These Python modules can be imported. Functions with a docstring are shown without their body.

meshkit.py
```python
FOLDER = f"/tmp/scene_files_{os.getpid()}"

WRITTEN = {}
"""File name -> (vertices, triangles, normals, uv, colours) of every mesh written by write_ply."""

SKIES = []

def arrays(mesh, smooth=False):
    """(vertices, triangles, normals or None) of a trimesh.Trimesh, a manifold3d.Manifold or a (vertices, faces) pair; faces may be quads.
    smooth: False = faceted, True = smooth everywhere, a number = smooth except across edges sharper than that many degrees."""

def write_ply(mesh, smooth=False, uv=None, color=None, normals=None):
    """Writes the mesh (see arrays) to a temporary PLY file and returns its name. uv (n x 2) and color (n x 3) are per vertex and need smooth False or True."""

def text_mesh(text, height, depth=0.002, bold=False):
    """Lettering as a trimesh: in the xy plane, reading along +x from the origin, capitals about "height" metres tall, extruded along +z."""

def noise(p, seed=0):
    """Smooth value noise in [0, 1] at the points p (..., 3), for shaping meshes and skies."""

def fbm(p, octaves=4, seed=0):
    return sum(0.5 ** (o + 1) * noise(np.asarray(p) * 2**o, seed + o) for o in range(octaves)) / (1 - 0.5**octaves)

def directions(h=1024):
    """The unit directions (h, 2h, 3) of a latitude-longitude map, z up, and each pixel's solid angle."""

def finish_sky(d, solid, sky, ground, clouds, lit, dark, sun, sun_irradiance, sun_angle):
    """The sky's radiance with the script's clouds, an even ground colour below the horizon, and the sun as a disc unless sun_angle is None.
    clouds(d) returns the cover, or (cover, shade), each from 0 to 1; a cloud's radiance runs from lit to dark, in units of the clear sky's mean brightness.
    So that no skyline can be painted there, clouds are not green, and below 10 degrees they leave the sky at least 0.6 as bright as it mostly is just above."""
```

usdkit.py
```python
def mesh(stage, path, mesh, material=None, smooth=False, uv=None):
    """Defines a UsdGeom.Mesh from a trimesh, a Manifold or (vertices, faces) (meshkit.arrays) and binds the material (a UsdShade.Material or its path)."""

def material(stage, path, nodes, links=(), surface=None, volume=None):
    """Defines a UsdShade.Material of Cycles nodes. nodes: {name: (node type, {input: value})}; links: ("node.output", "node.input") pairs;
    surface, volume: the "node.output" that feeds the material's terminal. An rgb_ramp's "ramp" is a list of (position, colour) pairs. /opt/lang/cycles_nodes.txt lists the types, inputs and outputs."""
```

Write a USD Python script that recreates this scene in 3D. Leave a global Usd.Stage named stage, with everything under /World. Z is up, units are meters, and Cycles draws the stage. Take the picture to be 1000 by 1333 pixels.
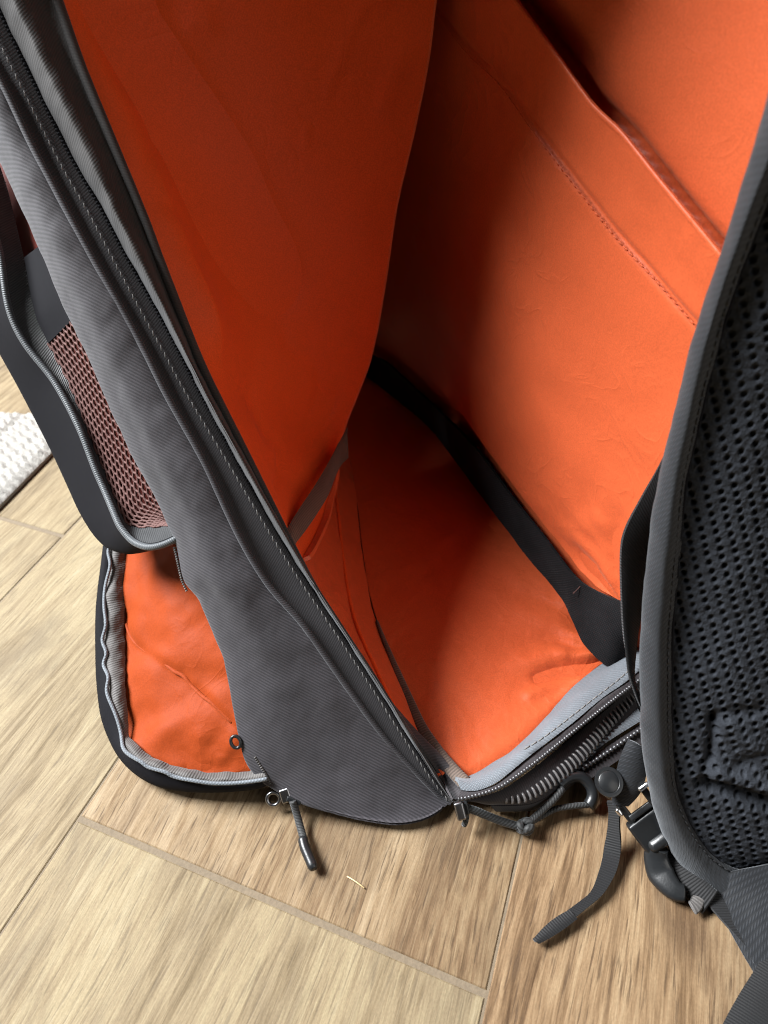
import math, random
import numpy as np, trimesh, usdkit
from meshkit import noise, fbm
from scipy.interpolate import Akima1DInterpolator, CubicSpline
from pxr import Usd, UsdGeom, UsdLux, UsdShade, Gf, Sdf

random.seed(7); rng = np.random.default_rng(7)
stage = Usd.Stage.CreateInMemory()
UsdGeom.SetStageUpAxis(stage, 'Z'); UsdGeom.SetStageMetersPerUnit(stage, 1.0)
UsdGeom.Xform.Define(stage, '/World'); UsdGeom.Scope.Define(stage, '/World/Looks')

# ---------------------------------------------------------------- camera
FPX, CX, CY, H = 870.0, 500.0, 666.5, 0.3229
R = np.array([[0.99830834, 0.05814166, 0.0], [-0.04093796, 0.70291605, -0.71009373], [-0.04128603, 0.7088925, 0.70410716]])
CAM = np.array([0, 0, H])
cam = UsdGeom.Camera.Define(stage, '/World/camera')
cam.AddTransformOp().Set(Gf.Matrix4d(*[float(x) for x in (*R[:, 0], 0, *R[:, 1], 0, *R[:, 2], 0, *CAM, 1)]))
cam.CreateHorizontalApertureAttr(36.0); cam.CreateVerticalApertureAttr(48.0)
cam.CreateFocalLengthAttr(36.0 * FPX / 1000); cam.CreateClippingRangeAttr(Gf.Vec2f(0.02, 50))
cam.CreateFStopAttr(14.0); cam.CreateFocusDistanceAttr(0.315)
cam.CreateExposureAttr(0.0)

# ---------------------------------------------------------------- light: a window to the left, soft light from the room behind and above
def area(name, pos, aim, w, h, inten, col):
    l = UsdLux.RectLight.Define(stage, '/World/' + name)
    pos = np.array(pos, float); z = pos - np.array(aim, float); z /= np.linalg.norm(z)
    x = np.cross([0, 0, 1.0], z)
    x = x / np.linalg.norm(x) if np.linalg.norm(x) > 1e-3 else np.array([1.0, 0, 0]); y = np.cross(z, x)
    l.AddTransformOp().Set(Gf.Matrix4d(*[float(v) for v in (*x, 0, *y, 0, *z, 0, *pos, 1)]))
    l.CreateWidthAttr(w); l.CreateHeightAttr(h); l.CreateIntensityAttr(inten); l.CreateColorAttr(Gf.Vec3f(*col))
area('window_light', (-1.45, 0.70, 1.55), (0.02, 0.22, 0.1), 0.85, 0.8, 98.0, (0.97, 0.985, 1.0))
area('far_window_light', (-1.9, 1.9, 1.5), (-0.1, 0.2, 0.05), 1.6, 1.4, 2.0, (0.9, 0.96, 1.0))
area('room_light', (2.1, -1.2, 1.6), (0.0, 0.25, 0.1), 2.8, 2.0, 2.0, (1.0, 0.96, 0.91))

# ---------------------------------------------------------------- materials
class N:
    def __init__(s): s.n, s.l, s.k = {}, [], 0
    def add(s, kind, ins=None, **links):
        s.k += 1; nm = f'n{s.k}'; s.n[nm] = (kind, ins or {})
        for a, b in links.items(): s.l.append((b, f'{nm}.{a}'))
        return nm
    def mul(s, a, v): return s.add('math', {'math_type': 'multiply', 'value2': v}, value1=a) + '.value'
    def math(s, op, a, b=None, v=0.5):
        kw = {'value1': a}
        if b: kw['value2'] = b
        return s.add('math', {'math_type': op, **({} if b else {'value2': v})}, **kw) + '.value'
    def ramp(s, fac, stops): return s.add('rgb_ramp', {'ramp': stops}, fac=fac) + '.color'
    def mix(s, fac, a, b, kind='mix'):
        ins = {'mix_type': kind}; kw = {}
        for k, v in (('fac', fac), ('color1', a), ('color2', b)):
            if isinstance(v, str): kw[k] = v
            else: ins[k] = v
        return s.add('mix', ins, **kw) + '.color'
    def noise(s, vec, scale, detail=3, rough=0.55, dist=0.0): return s.add('noise_texture', {'scale': scale, 'detail': detail, 'roughness': rough, 'distortion': dist}, vector=vec) + '.fac'
    def build(s, name, surf): return usdkit.material(stage, '/World/Looks/' + name, s.n, s.l, surface=surf)

def weave(name, col, period=0.0016, d=(0.83, -0.53), amp=0.45, rough=0.75, sheen=0.15, bump=0.35, period2=None, d2=None, mott=0.25, spec=0.3, warp=0.0):
    """a woven cloth: ribs with the given spacing in metres along the cloth's own coordinates, slight mottling"""
    t = N(); uv = t.add('texture_coordinate') + '.UV'; pos = t.add('texture_coordinate') + '.object'
    def ribs(p, dd):
        k = 2 * math.pi / p
        dot = t.add('vector_math', {'math_type': 'dot_product', 'vector2': (k * dd[0], k * dd[1], 0)}, vector1=uv) + '.value'
        if warp:
            dot = t.math('add', dot, t.mul(t.noise(uv, 90, 2), warp))
        return t.add('math', {'math_type': 'multiply_add', 'value2': 0.5, 'value3': 0.5}, value1=t.math('sine', dot)) + '.value'
    h = ribs(period, d)
    if period2: h = t.math('multiply', h, ribs(period2, d2)) if period2 > 0 else h
    n1 = t.noise(pos, 60, 4); n2 = t.noise(pos, 2500, 2)
    lo = tuple(c * (1 - amp) for c in col); hi = tuple(min(1, c * (1 + amp * 0.8)) for c in col)
    c = t.mix(h, lo, hi)
    c = t.mix(mott, c, t.ramp(n1, [(0.3, (0.55,) * 3), (0.7, (1.35,) * 3)]), 'multiply')
    c = t.mix(0.35, c, t.ramp(n2, [(0.35, (0.6,) * 3), (0.65, (1.4,) * 3)]), 'multiply')
    hh = t.math('add', h, t.mul(n2, 0.5))
    b = t.add('bump', {'strength': bump, 'distance': period * 0.35}, height=hh) + '.normal'
    p = t.add('principled_bsdf', {'roughness': rough, 'sheen_weight': sheen, 'sheen_roughness': 0.5, 'specular_ior_level': spec, 'sheen_tint': (0.9, 0.95, 1.0)}, base_color=c, normal=b)
    return t.build(name, p + '.BSDF')

def nylon(name, col, rough=0.5, wr=0.5, spec=0.3, scale=22, dist=0.0022, trans=0.0):
    """thin lining cloth with soft puckers"""
    t = N(); pos = t.add('texture_coordinate') + '.object'; uv = t.add('texture_coordinate') + '.UV'
    n1 = t.noise(pos, scale, 3, 0.5, 0.6); n2 = t.noise(pos, 1600, 2); n3 = t.noise(pos, 130, 3, 0.6, 1.0)
    k = 2 * math.pi / 0.0007
    g = t.math('sine', t.add('vector_math', {'math_type': 'dot_product', 'vector2': (k, 0, 0)}, vector1=uv) + '.value')
    c = t.mix(0.38, col, t.ramp(n2, [(0.35, (0.72,) * 3), (0.65, (1.25,) * 3)]), 'multiply')
    n4 = t.noise(pos, 30, 2, 0.5, 1.6)
    cr = t.math('power', t.math('subtract', t.add('value', {'value': 1.0}) + '.value', t.math('absolute', t.add('math', {'math_type': 'multiply_add', 'value2': 2.0, 'value3': -1.0}, value1=n4) + '.value')), None, 14.0)
    mask = t.add('map_range', {'from_min': 0.45, 'from_max': 0.65, 'to_min': 0.0, 'to_max': 0.17, 'clamp': True}, value=t.noise(pos, 14, 2)) + '.result'
    b1 = t.add('bump', {'strength': wr, 'distance': dist}, height=t.math('add', t.math('multiply', cr, mask), t.math('add', n1, t.mul(n3, 0.16)))) + '.normal'
    b = t.add('bump', {'strength': 0.10, 'distance': 0.0003}, height=t.math('add', n2, t.mul(g, 0.25)), normal=b1) + '.normal'
    p = t.add('principled_bsdf', {'roughness': rough, 'specular_ior_level': spec, 'sheen_weight': 0.12, 'sheen_roughness': 0.4, 'sheen_tint': (1.0, 0.6, 0.4)}, base_color=c, normal=b) + '.BSDF'
    if trans:
        tr = t.add('translucent_bsdf', {'color': col}) + '.BSDF'
        p = t.add('mix_closure', {'fac': trans}, closure1=p, closure2=tr) + '.closure'
    return t.build(name, p)

def plain(name, col, rough=0.4, metal=0.0, spec=0.5, nz=900, bump=0.1, mott=0.3):
    t = N(); pos = t.add('texture_coordinate') + '.object'; n = t.noise(pos, nz, 3)
    c = t.mix(mott, col, t.ramp(n, [(0.3, (0.6,) * 3), (0.7, (1.4,) * 3)]), 'multiply')
    b = t.add('bump', {'strength': bump, 'distance': 0.0004}, height=n) + '.normal'
    p = t.add('principled_bsdf', {'roughness': rough, 'metallic': metal, 'specular_ior_level': spec}, base_color=c, normal=b)
    return t.build(name, p + '.BSDF')

def wood(name, stops, pw=0.75, dark=(0.21, 0.145, 0.095)):
    t = N(); tc = t.add('texture_coordinate') + '.object'; rnd = t.add('object_info') + '.random'
    sh = t.add('combine_xyz', {}, x=t.mul(rnd, 7.3), y=t.mul(rnd, 31.7), z=t.mul(rnd, 3.1)) + '.vector'
    v = t.add('vector_math', {'math_type': 'add'}, vector1=tc, vector2=sh) + '.vector'
    wx = t.mul(t.math('add', t.noise(t.add('mapping', {'scale': (9, 3.5, 1.0)}, vector=v) + '.vector', 1.0, 2), None, -0.5), 0.030)
    v = t.add('vector_math', {'math_type': 'add'}, vector1=v, vector2=t.add('combine_xyz', {'y': 0.0, 'z': 0.0}, x=wx) + '.vector') + '.vector'
    def st(sx, sy): return t.add('mapping', {'scale': (sx, sy, 1.0)}, vector=v) + '.vector'
    big = t.noise(st(13, 2.6), 1.0, 3, 0.5, 1.2)
    streak = t.noise(st(110, 8), 1.0, 5, 0.62, 1.5)
    fine = t.noise(st(620, 48), 1.0, 3, 0.65, 0.5)
    pore = t.noise(st(950, 62), 1.0, 2, 0.5)
    cloud = t.noise(st(30, 11), 1.0, 4, 0.6, 1.0)
    grit = t.noise(st(1500, 900), 1.0, 2, 0.6)
    x = t.math('add', t.mul(big, 0.36), t.math('add', t.mul(streak, 0.34), t.mul(fine, 0.30)))
    c = t.ramp(x, list(zip((0.36, 0.44, 0.50, 0.56, 0.65), stops)))
    c = t.mix(t.ramp(cloud, [(0.50, (0,) * 3), (0.70, (0.62,) * 3)]), c, dark)
    c = t.mix(t.ramp(pore, [(0.32, (pw,) * 3), (0.43, (0,) * 3)]), c, tuple(q * 0.8 for q in dark))
    c = t.mix(0.35, c, t.ramp(grit, [(0.3, (0.72,) * 3), (0.7, (1.25,) * 3)]), 'multiply')
    hh = t.math('add', t.mul(fine, 0.5), t.math('add', t.mul(pore, 0.7), t.mul(grit, 0.15)))
    b = t.add('bump', {'strength': 0.4, 'distance': 0.0006}, height=hh) + '.normal'
    ro = t.add('map_range', {'from_min': 0.3, 'from_max': 0.7, 'to_min': 0.72, 'to_max': 0.6}, value=streak) + '.result'
    p = t.add('principled_bsdf', {'specular_ior_level': 0.18}, base_color=c, normal=b, roughness=ro)
    return t.build(name, p + '.BSDF')

M = {}
M['wood_pale'] = wood('wood_look_tile_pale', [(0.086, 0.061, 0.031), (0.159, 0.119, 0.068), (0.211, 0.163, 0.097), (0.245, 0.196, 0.116), (0.279, 0.230, 0.145)], pw=0.5, dark=(0.120, 0.090, 0.056))
M['wood_mid'] = wood('wood_look_tile_tan', [(0.066, 0.040, 0.019), (0.134, 0.084, 0.044), (0.191, 0.132, 0.073), (0.238, 0.172, 0.102), (0.285, 0.218, 0.136)], dark=(0.081, 0.051, 0.028))
M['wood_brown'] = wood('wood_look_tile_brown', [(0.069, 0.039, 0.019), (0.137, 0.084, 0.043), (0.206, 0.134, 0.073), (0.260, 0.181, 0.103), (0.322, 0.234, 0.144)], dark=(0.089, 0.054, 0.030))
M['grout'] = plain('grout', (0.15, 0.115, 0.075), 0.85, nz=700, bump=0.5)
M['twill'] = weave('grey_twill', (0.0365, 0.0335, 0.0385), 0.00125, (1.0, 0.0), 0.42, mott=0.3, bump=0.16)
M['twill2'] = weave('grey_twill_edge', (0.0336, 0.0312, 0.0352), 0.0010, (0.5, 0.86), 0.22, bump=0.15)
M['seam'] = weave('grey_twill_fold', (0.0240, 0.0224, 0.0248), 0.0010, (0.5, 0.86), 0.25, bump=0.15)
M['tape'] = weave('grey_zip_tape', (0.0320, 0.0288, 0.0272), 0.0010, (0.6, 0.8), 0.25, bump=0.15)
M['tapedark'] = weave('dark_zip_tape', (0.0360, 0.0320, 0.0344), 0.0009, (0.5, 0.86), 0.25, bump=0.15)
M['lining'] = weave('pale_grey_lining', (0.1530, 0.1728, 0.1935), 0.0011, (0.7, 0.7), 0.3, 0.7, period2=0.0011, d2=(0.7, -0.7))
M['liningdk'] = weave('grey_binding', (0.080, 0.074, 0.070), 0.0013, (0.1, 1.0), 0.3, 0.6)
M['hem'] = weave('taupe_hem_tape', (0.0975, 0.0713, 0.0562), 0.0013, (0.1, 1.0), 0.3, 0.7)
M['ridge'] = weave('pale_grosgrain_fold', (0.0612, 0.0684, 0.0749), 0.0011, (0.0, 1.0), 0.3, 0.5, sheen=0.12, spec=0.35)
M['shiny'] = weave('dark_grosgrain', (0.0240, 0.0256, 0.0272), 0.0013, (0.0, 1.0), 0.4, 0.5, sheen=0.1, spec=0.35)
M['orange'] = nylon('orange_nylon', (0.66, 0.090, 0.018), 0.55, spec=0.15)
M['orange2'] = nylon('orange_nylon_puckered', (0.54, 0.094, 0.028), 0.5, wr=0.6, scale=55, dist=0.002)
M['orange3'] = nylon('orange_nylon_smooth', (0.57, 0.104, 0.034), 0.44, wr=0.35, scale=12, dist=0.003)
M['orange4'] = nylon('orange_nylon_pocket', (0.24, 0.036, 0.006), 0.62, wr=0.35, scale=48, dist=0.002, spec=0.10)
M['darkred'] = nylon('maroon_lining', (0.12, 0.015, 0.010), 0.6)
M['net'] = plain('brown_net_yarn', (0.0978, 0.0442, 0.0382), 0.7, spec=0.3, nz=1800)
M['black'] = weave('black_webbing', (0.0078, 0.0078, 0.0084), 0.0011, (0.0, 1.0), 0.5, 0.7, spec=0.3, bump=0.5)
M['velcro'] = weave('black_loop_fabric', (0.0075, 0.0075, 0.0085), 0.0010, (0.75, 0.66), 0.35, 0.95, sheen=0.06, bump=0.6, period2=0.0012, d2=(0.7, -0.7), spec=0.12, mott=0.9)
M['piping'] = plain('black_edge_cord', (0.006, 0.006, 0.008), 0.8, spec=0.12)
M['mesh'] = plain('charcoal_spacer_mesh', (0.0213, 0.0246, 0.0312), 0.85, spec=0.25, nz=1700, bump=0.9, mott=0.75)
M['binding'] = weave('charcoal_binding_tape', (0.0092, 0.0108, 0.0140), 0.00105, (0.75, 0.66), 0.5, 0.7, period2=0.0022, d2=(0.2, 0.98), sheen=0.25)
M['plastic'] = plain('black_moulded_plastic', (0.0120, 0.0132, 0.0144), 0.36, spec=0.5, nz=1200, bump=0.12)
M['coil'] = plain('zip_coil_nylon', (0.035, 0.035, 0.038), 0.32, spec=0.6, nz=1200)
M['tooth'] = plain('zip_teeth_nylon', (0.13, 0.125, 0.125), 0.3, spec=0.6, nz=1200)
M['thread'] = plain('pale_thread', (0.1400, 0.1365, 0.1330), 0.7, nz=1500)
M['dthread'] = plain('dark_thread', (0.018, 0.018, 0.02), 0.7, nz=1500)
M['othread'] = plain('orange_thread', (0.55, 0.09, 0.02), 0.6, nz=1500)
M['metal'] = plain('gunmetal', (0.30, 0.30, 0.31), 0.32, metal=1.0, nz=600)
M['steel'] = plain('bright_steel', (0.7, 0.7, 0.7), 0.25, metal=1.0)
M['cord'] = weave('dark_cord', (0.0310, 0.0322, 0.0322), 0.0012, (0.6, 0.8), 0.5, 0.6)
M['rug'] = plain('white_woven_cotton', (0.27, 0.26, 0.24), 0.9, spec=0.1, nz=900, bump=1.0, mott=0.3)
M['straw'] = plain('dry_straw', (0.62, 0.48, 0.25), 0.6)

# ---------------------------------------------------------------- geometry helpers
def ray(x, y): return R @ np.array([x - CX, CY - y, -FPX])
def P(x, y, d):                                                            # a point d metres ahead of the lens, never under the floor
    r = ray(x, y); t = d / FPX
    if d and r[2] < 0: t = min(t, (0.0045 - H) / r[2])
    return CAM + r * t
def PZ(x, y, z): r = ray(x, y); return CAM + r * ((z - H) / r[2])          # a point at height z
NB, CB = np.array([0.9243, 0.3817, 0.0]), 0.19215                           # the bag's back panel: an upright plane
def PB(x, y, off=0.0): r = ray(x, y); return CAM + r * ((CB - off) / (NB @ r))
def spl(p, n):
    p = np.asarray(p, float); s = np.r_[0, np.cumsum(np.linalg.norm(np.diff(p, axis=0), axis=1) + 1e-9)]; s /= s[-1]
    f = Akima1DInterpolator(s, p) if len(p) > 3 else CubicSpline(s, p) if len(p) == 3 else (lambda t: p[0] + (p[1] - p[0]) * t[:, None])
    return f(np.linspace(0, 1, n))
def curve(pts, d, n):
    """pts: picture-plane outline; d: depth ahead of the lens (number, function of y, or list)"""
    ds = [d(y) if callable(d) else d[i] if np.ndim(d) else d for i, (x, y) in enumerate(pts)]
    return spl([P(x, y, q) for (x, y), q in zip(pts, ds)], n)
def loft(cs, m, kind='cubic'):
    A = np.stack(cs); k = np.linspace(0, 1, len(A)); t = np.linspace(0, 1, m)
    if len(A) == 2: return A[0][None] + (A[1] - A[0])[None] * t[:, None, None]
    if kind == 'lin': return np.stack([[np.interp(t, k, A[:, j, c]) for c in range(3)] for j in range(A.shape[1])]).transpose(2, 0, 1)
    return (Akima1DInterpolator if len(A) > 3 else CubicSpline)(k, A)(t)
def gnormal(G):
    n = np.cross(np.gradient(G, axis=0), np.gradient(G, axis=1)); n /= np.linalg.norm(n, axis=-1, keepdims=True) + 1e-12
    return -n if (n * (CAM - G)).sum() < 0 else n
def guv(G):
    m, n = G.shape[:2]
    u = np.zeros((m, n)); u[1:] = np.cumsum(np.linalg.norm(np.diff(G, axis=0), axis=-1), 0)
    v = np.zeros((m, n)); v[:, 1:] = np.cumsum(np.linalg.norm(np.diff(G, axis=1), axis=-1), 1)
    return np.stack([u, np.broadcast_to(v.mean(0), (m, n))], -1)
def solid(G, th=0.001, disp=None):
    """a cloth or panel with real thickness: returns (verts, faces, uv)"""
    N_ = gnormal(G); uv = guv(G)
    F = G + (N_ * disp[..., None] if disp is not None else 0); B = G - N_ * th
    m, n = G.shape[:2]; i = np.arange(m * n).reshape(m, n)
    q = np.stack([i[:-1, :-1], i[1:, :-1], i[1:, 1:], i[:-1, 1:]], -1).reshape(-1, 4)
    ori = np.cross(G[1, 0] - G[0, 0], G[0, 1] - G[0, 0]) @ N_[0, 0]
    mid = (m // 2, n // 2)
    ori = np.cross(G[mid[0] + 1 if m > mid[0] + 1 else -1, mid[1]] - G[mid], G[mid[0], mid[1] + 1 if n > mid[1] + 1 else -1] - G[mid]) @ N_[mid] if m > 2 and n > 2 else ori
    if ori < 0: q = q[:, ::-1]
    V = [F.reshape(-1, 3), B.reshape(-1, 3)]; UV = [uv.reshape(-1, 2)] * 2; Q = [q, q[:, ::-1] + m * n]; k = 2 * m * n
    ring = np.r_[i[:, 0], i[-1, 1:], i[::-1, -1][1:], i[0, ::-1][1:]]
    fr, bk = F.reshape(-1, 3)[ring], B.reshape(-1, 3)[ring]; r = len(ring); a = np.arange(r - 1) + k
    sq = np.stack([a, a + 1, a + 1 + r, a + r], -1)
    V += [fr, bk]; UV += [uv.reshape(-1, 2)[ring]] * 2; Q.append(sq if ori < 0 else sq[:, ::-1])
    return np.vstack(V), np.vstack(Q), np.vstack(UV)
def tube(p, a, b=None, sides=10, cap=True, up=None):
    """a cord (radius a) or, with b, a flattened band: a half-width, b half-thickness, its flat side turned to the viewer or to up"""
    p = np.asarray(p, float); n = len(p); a = np.broadcast_to(a, (n,)); b = a if b is None else np.broadcast_to(b, (n,))
    t = np.gradient(p, axis=0); t /= np.linalg.norm(t, axis=1, keepdims=True) + 1e-12
    w = (CAM - p) if up is None else np.broadcast_to(np.asarray(up, float), p.shape); w = w - (w * t).sum(1, keepdims=True) * t
    w /= np.linalg.norm(w, axis=1, keepdims=True) + 1e-12; s = np.cross(t, w)
    g = np.arange(sides) * 2 * np.pi / sides
    ex = 0.75 if b is not a else 1.0
    cg, sg = np.sign(np.cos(g)) * np.abs(np.cos(g)) ** ex, np.sign(np.sin(g)) * np.abs(np.sin(g)) ** ex
    V = p[:, None] + a[:, None, None] * cg[None, :, None] * s[:, None] + b[:, None, None] * sg[None, :, None] * w[:, None]
    i = np.arange(n * sides).reshape(n, sides); j = np.roll(i, -1, 1)
    Q = np.stack([i[:-1], j[:-1], j[1:], i[1:]], -1).reshape(-1, 4)
    L = np.r_[0, np.cumsum(np.linalg.norm(np.diff(p, axis=0), axis=1))]
    uv = np.stack([np.broadcast_to((cg * a.mean())[None], (n, sides)), np.broadcast_to(L[:, None], (n, sides))], -1)
    V, UV = V.reshape(-1, 3), uv.reshape(-1, 2)
    if cap:
        k = len(V); V = np.vstack([V, p[:1], p[-1:]]); UV = np.vstack([UV, UV[:1], UV[-1:]])
        e = [[i[0, q], k, k, j[0, q]] for q in range(sides)] + [[j[-1, q], k + 1, k + 1, i[-1, q]] for q in range(sides)]
        Q = np.vstack([Q, e])
    return V, Q, UV
def join(ms):
    V, Q, U, k = [], [], [], 0
    for v, q, u in ms: V.append(v); Q.append(q + k); U.append(u); k += len(v)
    return np.vstack(V), np.vstack(Q), np.vstack(U)
used = {}
def numbered(parent, name):
    k = used.get((parent, name), 0); used[(parent, name)] = k + 1
    return f'{parent}/{name}' + (f'_{k:03d}' if k else '')
def obj(name, m, mat, parent='/World', label=None, cat=None, kind=None, group=None, smooth=True):
    path = numbered(parent, name); v, q, u = m
    t = np.vstack([q[:, [0, 1, 2]], q[:, [0, 2, 3]]]) if q.shape[1] == 4 else q
    t = t[(t[:, 0] != t[:, 1]) & (t[:, 1] != t[:, 2]) & (t[:, 0] != t[:, 2])]
    pr = usdkit.mesh(stage, path, (v, t), M[mat], smooth=smooth, uv=u if smooth in (True, False) else None).GetPrim()
    for k, x in (('label', label), ('category', cat), ('kind', kind), ('group', group)):
        if x: pr.SetCustomDataByKey(k, x)
    return path
def tri(mesh, smooth=False): return (np.array(mesh.vertices), np.array(mesh.faces), np.array(mesh.vertices)[:, :2])
def block(c, ax, ay, az, sx, sy, sz, ch=0.25):
    """a moulded block: chamfered box with half sizes sx sy sz along the axes given"""
    import manifold3d as mf
    r = ch * min(sx, sy, sz); s = trimesh.creation.icosphere(1, r).vertices
    pts = np.vstack([s + np.array([i * (sx - r), j * (sy - r), k * (sz - r)]) for i in (-1, 1) for j in (-1, 1) for k in (-1, 1)])
    h = trimesh.convex.convex_hull(pts); v = np.array(h.vertices) @ np.stack([ax, ay, az]) + c
    return v, np.array(h.faces), v[:, :2]
def unit(v): v = np.asarray(v, float); return v / np.linalg.norm(v)
def frame_at(c, direction):
    """x along direction, z to the viewer"""
    z = CAM - c; x = unit(direction); z = unit(z - (z @ x) * x); return x, np.cross(z, x), z
def stitches(p, length, gap, r, lift=0.0006, slant=0.0):
    L = np.r_[0, np.cumsum(np.linalg.norm(np.diff(p, axis=0), axis=1))]; out = []; s = 0.0
    at = lambda q: np.array([np.interp(q, L, p[:, k]) for k in range(3)])
    while s + length < L[-1]:
        a, b = at(s), at(s + length); n = unit(CAM - a); sd = np.cross(unit(b - a), n)
        out.append(tube(np.array([a - n * r, a + (b - a) * .2 + n * lift, a + (b - a) * .8 + n * lift + sd * slant, b - n * r + sd * slant]), r, sides=5)); s += length + gap
    return join(out)
def bend(G, amp, scale, seed): return (fbm(G * scale, 3, seed) - 0.5) * 2 * amp
def gauss_line(px, py, poly, w):
    """closeness of picture-plane points to a polyline"""
    best = np.full(px.shape, 1e9)
    for (x0, y0), (x1, y1) in zip(poly[:-1], poly[1:]):
        d = np.array([x1 - x0, y1 - y0]); t = np.clip(((px - x0) * d[0] + (py - y0) * d[1]) / (d @ d), 0, 1)
        best = np.minimum(best, np.hypot(px - x0 - t * d[0], py - y0 - t * d[1]))
    return np.exp(-(best / w) ** 2)
def proj(G):
    c = (G - CAM) @ R; return CX + FPX * c[..., 0] / -c[..., 2], CY - FPX * c[..., 1] / -c[..., 2]

def fan(px, py, cx, cy, n, r0, r1, seed):
    a, r = np.arctan2(py - cy, px - cx), np.hypot(px - cx, py - cy)
    ph = a * n + 2.2 * noise(np.stack([px / 40, py / 40, 0 * px], -1), seed)
    return np.sin(ph) * np.abs(np.sin(ph)) ** .5 * np.clip((r - 8) / r0, 0, 1) * np.clip((r1 - r) / (r1 * .6), 0, 1)

# ---------------------------------------------------------------- floor
S1a, S1b = PZ(102, 1065, 0), PZ(634, 1295, 0)
eS = unit(S1b - S1a); eL = np.array([-eS[1], eS[0], 0])               # across and along the planks
TW, TL = 0.2, 1.2
floor = '/World/floor'; UsdGeom.Xform.Define(stage, floor).GetPrim().SetCustomDataByKey('kind', 'structure')
def uvof(p): d = p - S1a; return d @ eS, d @ eL
joint = {0: 0.0, -2: 0.15, -1: -0.42, 1: 0.62, 2: -0.2}
edge = lambda k: k * TW if k >= 0 else -0.134 + (k + 1) * TW                # one narrower row left of the bag
def tile(k, v0):
    g, ch, t = 0.0006, 0.0005, 0.008; x0, x1, y0, y1 = g, edge(k + 1) - edge(k) - g, g + 0.0008, TL - g - 0.0008
    V = np.array([[x0, y0, -t], [x1, y0, -t], [x1, y1, -t], [x0, y1, -t], [x0, y0, -ch * .7], [x1, y0, -ch * .7], [x1, y1, -ch * .7], [x0, y1, -ch * .7],
                  [x0 + ch, y0 + ch, 0], [x1 - ch, y0 + ch, 0], [x1 - ch, y1 - ch, 0], [x0 + ch, y1 - ch, 0]])
    Q = np.array([[0, 1, 5, 4], [1, 2, 6, 5], [2, 3, 7, 6], [3, 0, 4, 7], [4, 5, 9, 8], [5, 6, 10, 9], [6, 7, 11, 10], [7, 4, 8, 11], [8, 9, 10, 11]])
    p = obj('floor_tile', (V, Q, V[:, :2]), 'wood_' + ('brown' if k == 1 else 'mid' if k == 0 and v0 > -.5 else 'pale' if k <= 0 else random.choice(['pale', 'mid', 'brown'])), floor, smooth=False)
    o = S1a + eS * edge(k) + eL * v0
    UsdGeom.Xformable(stage.GetPrimAtPath(p)).AddTransformOp().Set(Gf.Matrix4d(*[float(x) for x in (*eS, 0, *eL, 0, 0, 0, 1, 0, *o, 1)]))
for k in range(-7, 8):
    j = joint.get(k, rng.uniform(0, TL))
    for q in range(-2, 2): tile(k, j + q * TL)
c4 = [S1a + eS * a + eL * b + np.array([0, 0, -0.0005]) for a, b in ((-1.6, -2.6), (1.8, -2.6), (1.8, 2.8), (-1.6, 2.8))]
obj('grout', (np.array(c4), np.array([[0, 1, 2, 3]]), np.array(c4)[:, :2]), 'grout', floor, smooth=False)

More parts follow.
